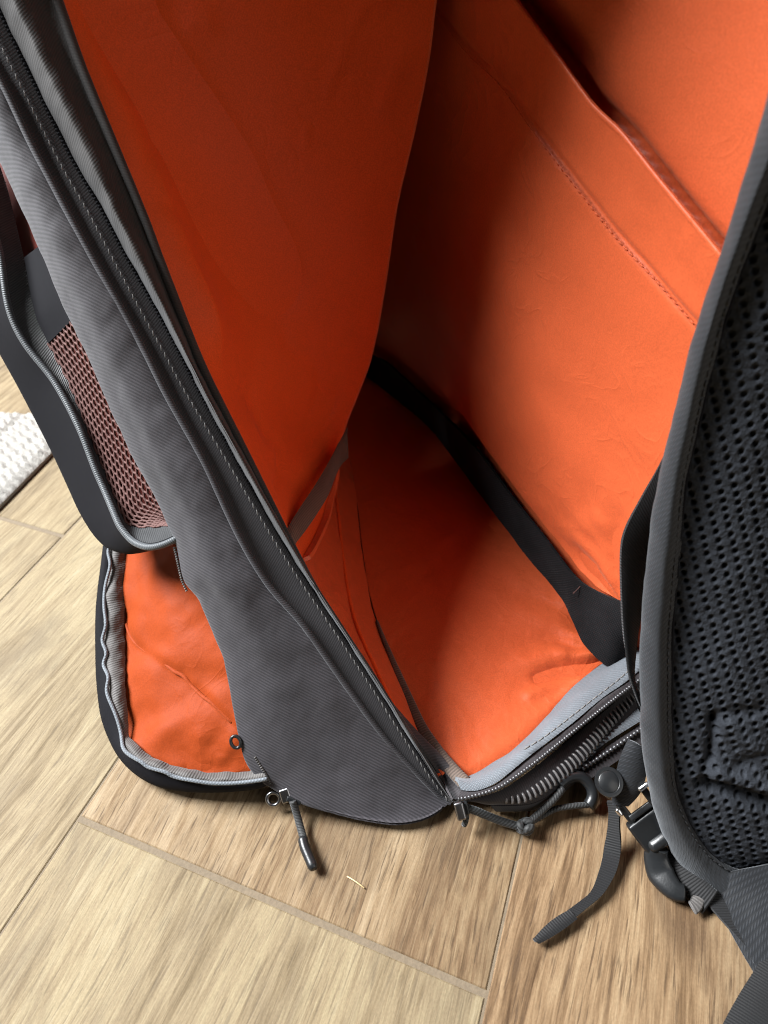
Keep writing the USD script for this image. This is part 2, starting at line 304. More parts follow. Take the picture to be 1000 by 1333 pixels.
# ---------------------------------------------------------------- white rug
a, b, c, d = PZ(112, 538, .006), PZ(0, 651, .006), PZ(-260, 913, .006), PZ(-300, 522, .006)
edge = unit(b - a); side = unit(PZ(0, 520, .006) - PZ(60, 522, .006)); n = 150
S, T = np.meshgrid(np.linspace(0, 0.32, n), np.linspace(0, 0.32, n), indexing='ij')
G = a + edge * S[..., None] + side * T[..., None]
rows = np.sin(S * 2 * math.pi / 0.0075 + np.sin(T * 2 * math.pi / 0.012) * 1.1) * np.cos(T * 2 * math.pi / 0.012)
fade = np.clip(np.minimum(np.minimum(S, T), np.minimum(.32 - S, .32 - T)) / 0.004, 0, 1)
dz = 0.0024 * rows + bend(G, 0.0012, 260, 3)
dz = dz * fade - 0.003 * (1 - fade) ** 2
gap = ((T % 0.05) < 0.005) * 0.0014
obj('rug', solid(G, 0.0055, dz - gap * fade), 'rug', '/World', 'white woven cotton rug corner lying on the floor beside the bag', 'rug')
# straw
p0, p1 = PZ(452, 1141, .0008), PZ(474, 1156, .0008)
obj('straw', tube(spl([p0, (p0 + p1) / 2 + [0, 0, .001], p1], 8), .0003, sides=6), 'straw', '/World', 'tiny pale straw sliver lying on the floor below the bag', 'straw')

# ================================================================ the backpack
BAG = '/World/backpack'
bp = UsdGeom.Xform.Define(stage, BAG).GetPrim()
bp.SetCustomDataByKey('label', 'grey backpack standing unzipped on the floor with bright orange lining'); bp.SetCustomDataByKey('category', 'backpack')
def sub(name, label=None):
    p = numbered(BAG, name); pr = UsdGeom.Xform.Define(stage, p).GetPrim()
    if label: pr.SetCustomDataByKey('label', label)
    return p
DZ = lambda y: float(np.interp(y, [-120, 0, 1046], [.254, .262, .3135]))

Zc = [(-104, -80), (-50, 20), (3, 110), (47, 200), (86, 273), (117, 330), (156, 398), (187, 455), (213, 507), (261, 593), (306, 688), (346, 757), (400, 821), (449, 891), (500, 960), (545, 1010), (575, 1040), (587, 1047)]
Sc = [(-65, -80), (-18, 20), (27, 110), (75, 205), (122, 288), (144, 330), (180, 397), (212, 455), (240, 507), (290, 590), (346, 684), (394, 760), (436, 822), (483, 893), (526, 960), (558, 1008), (580, 1037), (588, 1046)]
Cc = [(-40, -80), (2, 20), (45, 110), (90, 200), (137, 282), (162, 330), (200, 397), (231, 455), (258, 507), (304, 592), (355, 684), (402, 760), (443, 822), (489, 893), (531, 960), (561, 1006), (581, 1035), (589, 1045)]
Fc = [(0, -80), (38, 20), (78, 105), (122, 195), (160, 282), (184, 330), (216, 397), (243, 455), (268, 507), (314, 592), (364, 680), (411, 760), (453, 825), (498, 893), (537, 957), (565, 1003), (583, 1033), (590, 1043)]
Wc = [(46, -80), (82, 20), (113, 105), (152, 198), (187, 282), (205, 330), (231, 397), (252, 450), (277, 505), (321, 592), (367, 684), (418, 780), (462, 850), (500, 905), (540, 965), (568, 1003), (584, 1030), (591, 1042)]
NL = 240
off = lambda o: (lambda y: DZ(y) + o * min(1.0, max(0.15, (1060 - y) / 300)))
cZ, cS, cC, cF, cW = (curve(c, off(o), NL) for c, o in ((Zc, 0), (Sc, .0035), (Cc, .006), (Fc, .001), (Wc, .006)))
cZS = curve([((2 * a[0] + b[0]) / 3, (2 * a[1] + b[1]) / 3) for a, b in zip(Zc, Sc)], off(.003), NL)

# front gusset: the broad grey twill band
Lp = [(-130, -40), (-75, 50), (-30, 145), (0, 213), (29, 275), (57, 338), (86, 405), (112, 460), (137, 517), (166, 580), (207, 661), (227, 708), (241, 757), (262, 783), (281, 826), (297, 877), (305, 920), (316, 970), (343, 1015), (400, 1047), (455, 1064), (511, 1073), (547, 1069), (575, 1054)]
Zp = [(-104, -80), (-52, 16), (-2, 100), (33, 172), (62, 228), (86, 273), (124, 343), (156, 398), (190, 461), (220, 520), (280, 633), (304, 684), (326, 724), (346, 757), (370, 786), (400, 821), (428, 860), (449, 891), (487, 943), (520, 984), (542, 1007), (560, 1026), (574, 1039), (584, 1046)]
Ld = [float(np.interp(y, [-40, 213, 460, 708, 880, 1015, 1073], [.268, .285, .296, .309, .312, .312, .308])) for x, y in Lp]; Ld[-1] = .312
Zd = [DZ(y) for x, y in Zp]
cols = []
for f, dd in ((0, 0.014), (0.0, 0), (.18, -.004), (.45, -.0065), (.75, -.004), (1, 0)):
    q = [(l[0] + (z[0] - l[0]) * f, l[1] + (z[1] - l[1]) * f) for l, z in zip(Lp, Zp)]
    if dd == .014: q = [(x + 16 * min(1, (1085 - y) / 300), y - 4) for x, y in q]
    w = [min(1.0, max(0.1, (1085 - l[1]) / 300)) for l in Lp]
    cols.append(curve(q, [a + (b - a) * f + dd * g for a, b, g in zip(Ld, Zd, w)], 300))
G = loft(cols, 60)
sm = solid(G, .0015, bend(G, .0014, 22, 5) + bend(G, .0007, 70, 6))
eA = unit(P(287, 645, .29) - P(200, 600, .295)); eB = unit(np.cross(eA, CAM - P(250, 620, .29)))     # the ribs run straight across the cloth
sm = (sm[0], sm[1], np.stack([sm[0] @ eB, sm[0] @ eA], -1))
obj('front_gusset', sm, 'twill', BAG, 'broad grey twill band of the open front panel')
obj('piping', tube(cZ - 0.0005 * 0, np.interp(np.linspace(0, 1, NL), [0, .85, 1], [.0013, .0013, .0008]), sides=12), 'twill2', BAG, 'raised twill seam along the grey front band')
G = loft([cZ, cZS, cS, cC], 14); obj('seam_allowance', solid(G, .001), 'seam', BAG)
fb = stitches(cS + (CAM - cS) * .0018, .0024, .0010, .00024, slant=.0006)
obj('stitching', fb, 'thread', BAG, 'row of pale stitches along the zip', kind='stuff')
# coil of the long zip: a bead per coil turn
L = np.r_[0, np.cumsum(np.linalg.norm(np.diff(cC, axis=0), axis=1))]
cc = np.stack([np.interp(np.arange(0, L[-1], .00042), L, cC[:, k]) for k in range(3)], -1)
rr = .0006 + .00022 * np.sin(np.arange(len(cc)) * 2 * np.pi / 4)
obj('zipper_coil', tube(cc, rr * np.interp(np.linspace(0, 1, len(cc)), [0, .6, 1], [1.3, 1, .7]), sides=7), 'piping', BAG, 'black coil of the long main zip')
G = loft([cC + (CAM - cC) * -.006, cC * .75 + cF * .25 + (CAM - cC) * .004, cC * .4 + cF * .6 + (CAM - cC) * .010, cF, cF * .5 + cW * .5 + (cF - CAM) * .012, cW], 26)
obj('zipper_tape', solid(G, .0012, bend(G, .0007, 90, 8)), 'tape', BAG, 'folded grey tape beside the long zip')
obj('lining_edge', tube(cW + (cW - CAM) * .006, np.interp(np.linspace(0, 1, NL), [0, .7, 1], [.0022, .0016, .0008]), sides=10), 'tape', BAG)

# orange lining of the front panel
nW = 150
Wt = [p for p in Wc if p[1] < 730] + [(393, 730)]
left = curve([(x - 6, y) for x, y in Wt], lambda y: DZ(y) + .011, nW)
Rp = [(585, -120), (566, 0), (556, 80), (538, 170), (516, 265), (501, 365), (482, 465), (464, 515), (452, 545), (443, 580), (436, 625), (424, 662), (414, 692), (393, 730)]
rd = lambda y: float(np.interp(y, [-120, 0, 200, 370, 470, 580, 660, 700, 730], [.272, .290, .326, .362, .388, .405, .380, .35, .318]))
right = curve(Rp, rd, nW)
mid1 = left * .66 + right * .34; mid2 = left * .34 + right * .66
fw = (mid1 - CAM) * np.interp(np.linspace(0, 1, nW), [0, .8, 1], [.045, .03, 0])[:, None]
mid1 = mid1 + fw; mid2 = mid2 + fw * .9
fold = right + np.interp(np.linspace(0, 1, nW), [0, .7, .8, 1], [.03, .03, 0, 0])[:, None] * np.array([-.45, .9, 0])
G = loft([left, mid1, mid2, right], 130)
x, y = proj(G)
dsp = bend(G, .004, 13, 21) + bend(G, .0012, 40, 22)
dsp += -.0150 * gauss_line(x, y, [(140, 10), (185, 75), (230, 140), (275, 225), (320, 300), (350, 350)], 30) + .0110 * gauss_line(x, y, [(85, 60), (120, 130), (165, 230), (215, 330), (260, 430)], 34) - .0012 * gauss_line(x, y, [(310, 290), (335, 330), (350, 350)], 18)
from scipy.ndimage import gaussian_filter
dsp = gaussian_filter(dsp, 4.5)
w1_ = noise(np.stack([x / 55 + y / 160, y / 120 - x / 300, 0 * x], -1), 77); dsp += -.0016 * np.exp(-((w1_ - .5) / .05) ** 2) * (fbm(G * 18, 2, 78) > .5)
dsp = gaussian_filter(dsp, 1.3)
ease = np.clip(np.minimum(np.arange(130)[:, None] / 14, (129 - np.arange(130)[:, None]) / 14), 0, 1)
FL = sub('front_lining')
obj('lining_cloth', solid(G, .0012, dsp * ease), 'orange', FL)
obj('lining_return', solid(loft([right, right * .5 + fold * .5 + np.array([.004, .002, 0]), fold], 10), .001), 'orange3', FL)
up_ = [(452, 556), (443, 573), (419, 617), (378, 681), (366, 700)]; lo_ = [(454, 596), (444, 606), (424, 651), (386, 706), (376, 722)]
bd = lambda y: rd(y)
q1 = curve(up_, [.392, .388, .362, .322, .320], 40); q2 = curve(lo_, [.392, .386, .352, .320, .318], 40)
obj('hem_tape', solid(loft([q1, (q1 + q2) / 2 + (CAM - q1) * .006, q2], 8), .0012), 'hem', FL, 'taupe tape along the lower hem of the left orange lining')

# lower inner wall between the zip and the bottom seam
Wb = [p for p in Wc if 500 < p[1] < 1010]
gw = curve(Wb, lambda y: DZ(y) + .012 * min(1, (1060 - y) / 200), 120)
Sm = [(447, 520), (450, 562), (458, 610), (463, 640), (472, 720), (485, 792), (512, 864), (535, 918), (558, 964), (574, 985), (584, 1000)]
seam = spl([PZ(x, y, .012 if y < 1000 else .010) for x, y in Sm], 120)
Sm2 = [(424, 560), (428, 590), (434, 620), (438, 650), (446, 720), (460, 800), (488, 868), (516, 925), (546, 974), (562, 996), (572, 1010)]
seam2 = spl([PZ(x, y, .028 if y < 950 else .014) for x, y in Sm2], 120)
G = loft([gw, gw * .45 + seam2 * .55 + np.array([-.006, 0, -.004]), seam2, seam], 50)
obj('lower_lining', solid(G, .001, bend(G, .0014, 45, 31)), 'orange2', BAG)
obj('seam_welt', tube(seam2, .0011, sides=8), 'orange', BAG)
bt = spl(list(seam[84::6]) + [PZ(594, 1010, .013), PZ(606, 1022, .014)], 60) + np.array([0, 0, .0015])
obj('seam_binding', tube(bt, np.interp(np.linspace(0, 1, len(bt)), [0, .5, 1], [.0008, .0024, .0034]), np.full(len(bt), .0014), sides=10), 'hem', BAG, 'taupe binding in the bottom corner of the lining')

ca = spl([gw[-34] + (gw[-34] - CAM) * -.004, gw[-14] + (gw[-14] - CAM) * -.004, gw[-1], PZ(590, 1040, .014)], 30); cb = spl([PZ(566, 974, .017), PZ(592, 1006, .015), PZ(608, 1032, .014)], 30)
obj('corner_binding', solid(loft([ca, (ca + cb) / 2 - [0, 0, .003], cb], 14), .001, None), 'tapedark', BAG, 'dark tape in the corner where the zips meet')
# bottom lining
nearp = [(592, 1010), (612, 1010), (666, 978), (698, 949), (727, 917), (756, 888), (806, 848), (838, 812), (870, 775)]
near = spl([PZ(x, y, .010) for x, y in nearp], 110)
loE = [(470, 486), (512, 517), (571, 571), (625, 643), (679, 715), (733, 783), (755, 832), (786, 868), (820, 880)]
far = spl([PZ(x, y, .010) for x, y in [(452, 470), (500, 500), (560, 555), (625, 630), (679, 705), (735, 775), (775, 810), (830, 820), (880, 790)]], 120)
G = loft([seam[::-1][:: 1], seam[::-1] * .6 + far[::-1] * .4, seam[::-1] * .2 + far[::-1] * .8, far[::-1]], 110)
nr = near + np.array([0, 0, -.001]); nr = np.stack([np.interp(np.linspace(0, 1, 110), np.linspace(0, 1, 110), nr[:, q]) for q in range(3)], -1)
G = G + (nr - G[:, 0])[:, None] * ((1 - np.arange(G.shape[1]) / (G.shape[1] - 1)) ** 2.5)[None, :, None]
x, y = proj(G)
k = np.clip(1 - np.hypot((x - 760) / 110, (y - 850) / 90), 0, 1)
dsp = bend(G, .0018, 30, 41) + k * (.0022 * np.sin(y / 9.5 + x / 60 + 2 * noise(G * 40, 4)) + bend(G, .003, 70, 42))
dsp += .0016 * gauss_line(x, y, [(690, 905), (740, 880), (790, 895)], 8) - .0022 * gauss_line(x, y, [(700, 880), (745, 862), (800, 880)], 8)
dsp += .0016 * fan(x, y, 826, 842, 15, 40, 190, 5)
obj('bottom_lining', solid(G, .002, dsp), 'orange2', BAG)

# back panel
W_ = np.array([-.3817, .9243, 0])
A0 = np.array([.126, .199, 0])
A0 = A0 - NB * (A0 @ NB - CB)
s_, z_ = np.meshgrid(np.linspace(-.014, .40, 180), np.linspace(.012, .52, 200), indexing='ij')
G = A0 + W_ * s_[..., None] + np.array([0, 0, 1.0]) * z_[..., None]
G = G - NB * (0.012 * np.sin(np.clip(z_ / .4, 0, 1) * np.pi))[..., None] * 0
x, y = proj(G)
low = np.exp(-(z_ / .035) ** 2)
mouth = gauss_line(x, y, [(590, -105), (671, 0), (721, 67), (766, 130), (815, 180), (865, 243), (928, 320), (960, 360)], 13)
dsp = bend(G, .0015, 9, 51) + bend(G, .0008, 30, 52) + low * bend(G, .003, 45, 53) - .006 * mouth
BP = sub('back_panel')
obj('panel_cloth', solid(G, .018, dsp), 'orange3', BP)
# sleeve pocket: a second layer that ends in an open hem
hem = [(590, -105), (640, -45), (671, 0), (721, 67), (766, 130), (815, 180), (865, 243), (928, 320), (941, 336)]
sti = [(500, -80), (560, 0), (604, 58), (662, 117), (703, 175), (752, 238), (802, 301), (865, 369), (901, 410), (916, 427)]
ch = spl([PB(*p, .0115) for p in hem], 120); cs_ = spl([PB(*p, .0070) for p in sti], 120)
foot = spl([PB(x, y, .0070) for x, y in [(380, 325), (452, 395), (520, 455), (580, 515), (640, 590), (690, 655), (735, 715), (780, 765), (830, 800), (880, 830)]], 120)
G = loft([ch, ch * .5 + cs_ * .5 + NB * .001, cs_, cs_ * .6 + foot * .4, cs_ * .25 + foot * .75, foot], 120)
x, y = proj(G)
lowk = np.clip(1 - np.hypot((x - 760) / 100, (y - 720) / 110), 0, 1)
dsp = bend(G, .0025, 14, 61) + bend(G, .0008, 40, 62) - .0013 * gauss_line(x, y, sti, 5) + lowk * bend(G, .006, 42, 63) + lowk * .0025 * gauss_line(x, y, [(690, 640), (740, 690), (800, 760)], 10)
dsp += .0018 * fan(x, y, 815, 800, 13, 40, 170, 9)
obj('pocket_sleeve', solid(G, .0012, dsp), 'orange3', BP)
obj('pocket_hem', tube(ch - NB * .0002, .0009, .0006, sides=8, up=NB), 'orange3', BP)
obj('stitching', stitches(cs_ - NB * .0022, .0022, .0012, .00028), 'othread', BP, kind='stuff')
# far side wall, outer front shell and base
f0, f1 = A0 + W_ * .36, A0 + W_ * .34 - NB * .115
s_, z_ = np.meshgrid(np.linspace(0, 1, 40), np.linspace(.004, .5, 40), indexing='ij')
G = f0 + (f1 - f0) * s_[..., None] + W_ * (.02 * np.sin(s_ * np.pi))[..., None] + np.array([0, 0, 1.0]) * z_[..., None]
obj('far_gusset', solid(G, .003, bend(G, .004, 20, 71)), 'orange3', BAG)
zt = lambda p, z: np.array([p[0], p[1], z])
shell_l = cols[0]; zz = np.interp(np.linspace(0, 1, 300), [0, 1], [.37, .008])
shell_r = np.stack([zt(f1, q) for q in zz]); shell_m = shell_l * .45 + shell_r * .55 + np.interp(np.linspace(0, 1, 300), [0, .8, 1], [1, 1, .2])[:, None] * np.array([-.012, -.004, 0])
obj('front_shell', solid(loft([shell_l, shell_m, shell_r], 30), .002, None), 'twill', BAG)
r0 = spl([cols[0][0], shell_m[0] * .5 + cols[0][0] * .5, shell_m[0], shell_r[0], shell_r[0] + W_ * .03 + NB * .02], 60)
rt = spl([zt(A0 - NB * .03 + W_ * .07, .50), zt(A0 - NB * .035 + W_ * .2, .51), zt(A0 - NB * .03 + W_ * .36, .50)], 60)
re = spl([zt(A0 + W_ * .07, .515), zt(A0 + W_ * .2, .52), zt(A0 + W_ * .37, .515)], 60)
rm = r0 * .5 + rt * .5 + np.array([-.035, -.01, .03]) - W_ * (.022 * np.linspace(1, 0, 60) ** 2)[:, None]
obj('upper_front', solid(loft([r0, rm, rt, re], 40), .003), 'orange3', BAG, 'upper part of the front panel closing over the top')
base = np.array([seam[0] + [-.06, .06, 0], seam[60], seam[-1], near[40], near[-1], A0 + W_ * -.03, A0 + W_ * .38])[:, :2]
from shapely.geometry import MultiPoint
bm = trimesh.creation.extrude_polygon(MultiPoint(base).convex_hull.buffer(-.004), .0045, engine='earcut'); bm.apply_translation([0, 0, .0006])
obj('base_panel', tri(bm), 'twill2', BAG, smooth=False)

# black loop strip between the back panel and the bottom
ue = [(462, 442), (481, 459), (503, 472), (557, 522), (616, 580), (670, 652), (710, 702), (737, 738), (762, 762), (790, 776), (806, 783), (822, 798)]
le = [(455, 474), (472, 486), (512, 517), (571, 571), (625, 643), (679, 715), (733, 783), (744, 805), (757, 834), (772, 852), (788, 866), (812, 862)]
eu = spl([PB(x, y, .0095) for x, y in ue], 140); el = spl([PZ(x, y, .0165) for x, y in le], 140)
G = loft([eu, eu * .5 + el * .5, el], 22)
VS = sub('loop_strip', 'black loop fabric strip running along the bottom of the back panel')
obj('strip_fabric', solid(G, .0016, bend(G, .0007, 60, 81)), 'velcro', VS)
qa = P(744, 775, 0); c0 = G[8, 96]
x, y = proj(G); ij = np.unravel_index(np.argmin((x - 752) ** 2 + (y - 768) ** 2), x.shape); c0 = G[ij]
obj('tack_thread', tube(spl([c0 + unit(CAM - c0) * .001 + np.array([-.003, -.002, -.001]), c0 + unit(CAM - c0) * .0022, c0 + unit(CAM - c0) * .0012 + np.array([.003, .003, .001])], 8), .00028, sides=5), 'net', VS)

# near side: pale lining, zips
SG = sub('side_gusset', 'pale grey lined side gusset with the unzipped zips')
cu = spl([PZ(x, y, .0135) for x, y in nearp], 130)
pl = [(600, 1028), (625, 1028), (652, 1015), (695, 980), (742, 944), (785, 908), (817, 886), (845, 862), (880, 835)]
cl = spl([PZ(x, y, .024) for x, y in pl], 130)
G = loft([cu + [0, 0, -.004], cu, cu * .5 + cl * .5 + [0, 0, .0035], cl], 30)
obj('lining_band', solid(G, .0015, bend(G, .0014, 55, 91)), 'lining', SG)
st = spl([PZ(x, y, .0272) for x, y in [(683, 975), (712, 957), (742, 934), (770, 912), (800, 889), (830, 862)]], 60)
obj('lining_stitching', stitches(st, .0028, .0012, .0004), 'thread', SG, kind='stuff')
c1p = [(596, 1040), (610, 1038), (659, 1020), (713, 980), (770, 934), (817, 897), (850, 872), (885, 845)]
c1 = spl([PZ(x, y, .0245) for x, y in c1p], 160)
def coil(p, pitch, r, wob):
    L = np.r_[0, np.cumsum(np.linalg.norm(np.diff(p, axis=0), axis=1))]; s = np.arange(0, L[-1], pitch / 4)
    q = np.stack([np.interp(s, L, p[:, k]) for k in range(3)], -1)
    return tube(q, r + wob * np.sin(np.arange(len(q)) * np.pi / 2), sides=8)
obj('zipper_coil', coil(c1, .0016, .0009, .00030), 'coil', SG, 'fine dark zip coil along the pale lining')
tp = spl([PZ(x, y, .019) for x, y in [(622, 1044), (650, 1042), (686, 1028), (724, 998), (764, 960), (806, 918), (840, 884), (880, 850)]], 130)
t0 = spl([PZ(x, y, .022) for x, y in [(604, 1040), (625, 1035), (662, 1021), (715, 982), (771, 937), (817, 900), (850, 874), (885, 847)]], 130)
t2 = spl([PZ(x, y, .0145) for x, y in [(640, 1046), (662, 1046), (690, 1044), (730, 1022), (768, 988), (806, 946), (840, 908), (880, 872)]], 130)
obj('zipper_tape', solid(loft([cl - [0, 0, .001], cl * .5 + spl(c1, 130) * .5 - [0, 0, .001], spl(c1, 130) - [0, 0, .0015]], 8), .001), 'tapedark', SG)
G = loft([t0 - [0, 0, .002], tp - [0, 0, .001], t2 - [0, 0, .002]], 16)
obj('zipper_tape', solid(G, .0012, bend(G, .0006, 80, 95)), 'tapedark', SG)
# broad teeth, one by one
tc = spl([PZ(x, y, .0165) for x, y in [(656, 1040), (684, 1037), (720, 1014), (757, 982), (793, 939), (824, 904), (850, 878), (880, 850)]], 400)
L = np.r_[0, np.cumsum(np.linalg.norm(np.diff(tc, axis=0), axis=1))]
for s in np.arange(.001, L[-1], .0027):
    c = np.array([np.interp(s, L, tc[:, k]) for k in range(3)]); t = unit(np.array([np.interp(s + .002, L, tc[:, k]) for k in range(3)]) - c + 1e-9)
    up = unit(np.array([-.05, -.55, .85])); up = unit(up - (up @ t) * t); sd = np.cross(up, t)
    wdt = .0030 * min(1, .45 + s / .05)
    pts = np.array([c - sd * wdt - up * .001, c - sd * wdt * .7 + up * .0009, c + up * .0012, c + sd * wdt * .7 + up * .0009, c + sd * wdt - up * .001])
    obj('zipper_tooth', tube(spl(pts, 7), .00066, sides=6), 'tooth', SG)
# second pale band and the lowest zip
u2 = spl([PZ(x, y, .0125) for x, y in [(776, 972), (790, 954), (808, 940), (835, 918), (870, 890)]], 50)
l2 = spl([PZ(x, y, .0135) for x, y in [(762, 992), (782, 972), (806, 956), (835, 938), (870, 914)]], 50)
obj('lining_band', solid(loft([u2, (u2 + l2) / 2 + [0, 0, .001], l2], 10), .0012), 'lining', SG)
c3 = spl([PZ(x, y, .0125) for x, y in [(758, 1001), (799, 974), (835, 949), (870, 924)]], 80)
c3b = c3 + np.array([.0, -.0055, -.003])
obj('zipper_coil', coil(c3, .0022, .0010, .0004), 'coil', SG, 'lowest zip coil of the side gusset')
obj('zipper_tape', solid(loft([c3 + [0, .003, -.0012], c3 - [0, 0, .0012], c3b], 8), .001), 'tapedark', SG)
G = loft([t2 - [0, 0, .003], t2 + np.array([.003, .001, -.0125])], 6)
obj('gusset_skirt', solid(G, .001), 'tapedark', SG)

# ---------------------------------------------------------------- front pockets on the left
X0 = R[:, 0]
LP = sub('lower_front_pocket', 'unzipped lower front pocket with puckered orange lining')
po = [(138, 700), (134, 716), (126, 786), (125, 856), (130, 920), (146, 969), (178, 1008), (223, 1027), (276, 1031), (330, 1027), (352, 1020)]
pd = [.392, .385, .370, .357, .345, .335, .324, .319, .316, .314, .313]
pw = [(147, 700), (143, 716), (137, 786), (136, 849), (141, 898), (156, 955), (170, 983), (202, 1001), (248, 1016), (297, 1020), (345, 1014)]
pi_ = [(172, 700), (165, 716), (162, 786), (163, 850), (163, 890), (168, 948), (184, 974), (220, 995), (269, 1005), (326, 1003), (350, 1000)]
hid = [(260, 690), (262, 705), (290, 770), (310, 820), (325, 865), (340, 905), (348, 930), (354, 950), (358, 970), (362, 985), (366, 998)]
hd = [.350, .347, .338, .333, .330, .326, .323, .321, .319, .318, .317]
cO = curve(po, pd, 140); cWt = curve(pw, [q - .002 for q in pd], 140); cI = curve(pi_, [q + .002 for q in pd], 140); cH = curve(hid, hd, 140)
G = loft([cI * .72 + cWt * .28 + (cI - CAM) * .013, cI + (cI - CAM) * .006, cI * .5 + cH * .5, cH], 90)
x, y = proj(G); hl = [(150, 780), (162, 803), (168, 828), (192, 849), (234, 877), (269, 909), (304, 941), (330, 960)]
side_ = np.interp(x, [p[0] for p in hl], [p[1] for p in hl])
dsp = bend(G, .0042, 32, 101) + bend(G, .0011, 70, 102) + bend(G, .0020, 95, 104) * np.clip((y - 900) / 80, 0, 1) + np.where(y < side_, .0016, 0) * np.clip((x - 165) / 20, 0, 1) - .0012 * gauss_line(x, y, hl, 6)
dsp *= np.clip((np.arange(90)[:, None] - 8) / 16, 0, 1)
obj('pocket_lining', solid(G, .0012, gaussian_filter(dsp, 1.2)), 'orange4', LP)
hx = np.linspace(164, 312, 60); hp = [PZ(0, 0, 0)] * 0
idx = [np.unravel_index(np.argmin((x - a) ** 2 + (y - np.interp(a, [p[0] for p in hl], [p[1] for p in hl])) ** 2), x.shape) for a in hx[::5]]
hc = spl([G[i] + unit(CAM - G[i]) * .0022 for i in idx], 60)
obj('pocket_hem', tube(hc - (CAM - hc) * .004, .0009, .0005, sides=8), 'orange4', LP)
wv = .0015 * np.sin(np.linspace(0, 60, 140) + 2 * np.sin(np.linspace(0, 17, 140)))
G = loft([cWt + (CAM - cWt) * wv[:, None], (cWt + cI) / 2 + (CAM - cWt) * .006, cI], 16)
obj('pocket_binding', solid(G, .0012, bend(G, .0022, 110, 103)), 'liningdk', LP, 'grey binding tape around the lower front pocket')
obj('binding_fold', tube(cWt + (CAM - cWt) * (.004 + wv * .8)[:, None] + wv[:, None] * .6 * X0, .0009, sides=8), 'lining', LP)
G = loft([cWt + (cWt - CAM) * .004, (cO + cWt) / 2 - (CAM - cO) * 0, cO, cO + (cO - CAM) * .03], 12)
obj('pocket_edge', solid(G, .002), 'piping', LP, 'black outer edge of the lower front pocket')
# upper pocket with net
UP = sub('upper_front_pocket', 'upper front pocket with brown net and dark shiny binding')
uo = [(-120, 180), (-80, 290), (-40, 380), (0, 456), (31, 511), (67, 580), (99, 650), (116, 682), (135, 706), (152, 716), (171, 720), (198, 716), (232, 706)]
ud = [.352, .354, .356, .357, .358, .358, .354, .350, .345, .340, .336, .330, .322]
ur = [(-60, 150), (-25, 240), (-2, 320), (11, 400), (31, 445), (72, 499), (103, 557), (130, 625), (143, 655), (153, 679), (166, 698), (186, 711), (232, 700)]
ui = [(-30, 150), (8, 240), (30, 330), (46, 410), (62, 445), (92, 503), (122, 580), (146, 638), (154, 660), (164, 680), (178, 686), (198, 686), (236, 682)]
ui_d = [.350, .350, .350, .350, .350, .348, .344, .340, .337, .335, .333, .330, .322]
cO = curve(uo, ud, 160); cR = curve(ur, [q - .012 for q in ud], 160); cI = curve(ui, ui_d, 160)
G = loft([cO + (cO - CAM) * .02, cO, cO * .45 + cR * .55 + (cO - CAM) * .002, cR], 22)
obj('pocket_edge', solid(G, .002), 'piping', UP, 'black outer edge of the upper front pocket')
G = loft([cR, cR * .6 + cI * .4 + (cR - CAM) * .001, cI], 16)
obj('pocket_binding', solid(G, .001, bend(G, .0008, 90, 111)), 'shiny', UP)
obj('binding_fold', tube(cR + (CAM - cR) * .003, .0016, sides=12), 'ridge', UP, 'shiny rolled edge of the dark binding')
hid = [(20, 130), (45, 200), (75, 300), (105, 400), (120, 440), (150, 505), (178, 560), (200, 610), (212, 640), (222, 660), (232, 672), (240, 680), (250, 684)]
cH = curve(hid, [.318, .318, .318, .318, .319, .321, .322, .322, .322, .321, .321, .320, .318], 160)
G = loft([cI, cI * .5 + cH * .5 + (cI - CAM) * .015, cH], 40)
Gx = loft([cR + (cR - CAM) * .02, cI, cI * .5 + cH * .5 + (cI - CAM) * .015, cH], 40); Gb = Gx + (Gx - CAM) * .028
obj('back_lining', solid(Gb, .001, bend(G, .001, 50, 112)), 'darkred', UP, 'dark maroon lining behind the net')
# a dark web above the net
x, y = proj(G)
v0 = 0; jj = [j for j in range(160) if 318 < y[20, j] < 428]
obj('net_header', solid(G[:, jj[0]:jj[-1] + 1] + (CAM - G[:, jj[0]:jj[-1] + 1]) * .004, .001), 'piping', UP, 'dark cloth header above the net')
# the net: yarns crossing in a diamond pattern
fu, fv = Akima1DInterpolator(np.linspace(0, 1, 40), G), None
Gn = G[:, jj[-1]:]; uvn = guv(Gn); Lu, Lv = uvn[-1, :, 0].max(), uvn[0, -1, 1]
from scipy.interpolate import RegularGridInterpolator
fn = RegularGridInterpolator((np.linspace(0, 1, Gn.shape[0]), np.linspace(0, 1, Gn.shape[1])), Gn, bounds_error=False, fill_value=None)
yarn = []
pu, pv = .0046, .0040
nu, nv = int(Lu / pu), int(Lv / pv)
def at(u, v): return fn([[min(max(u / Lu, 0), 1), min(max(v / Lv, 0), 1)]])[0]
for b_ in range(nv + 1):
    for a_ in range(nu + 1):
        o = (b_ % 2) * .5
        u0, v0 = (a_ + o) * pu, b_ * pv
        p0_, p1_, p2_, p3_ = at(u0, v0), at(u0, v0 + pv * .42), at(u0 + pu * .5, v0 + pv), at(u0 - pu * .5, v0 + pv)
        yarn += [tube(np.array([p0_, p1_]), .00080, sides=5, cap=False), tube(np.array([p1_, p2_]), .00068, sides=5, cap=False), tube(np.array([p1_, p3_]), .00068, sides=5, cap=False)]
obj('net', join(yarn), 'net', UP, 'brown net of the upper front pocket')
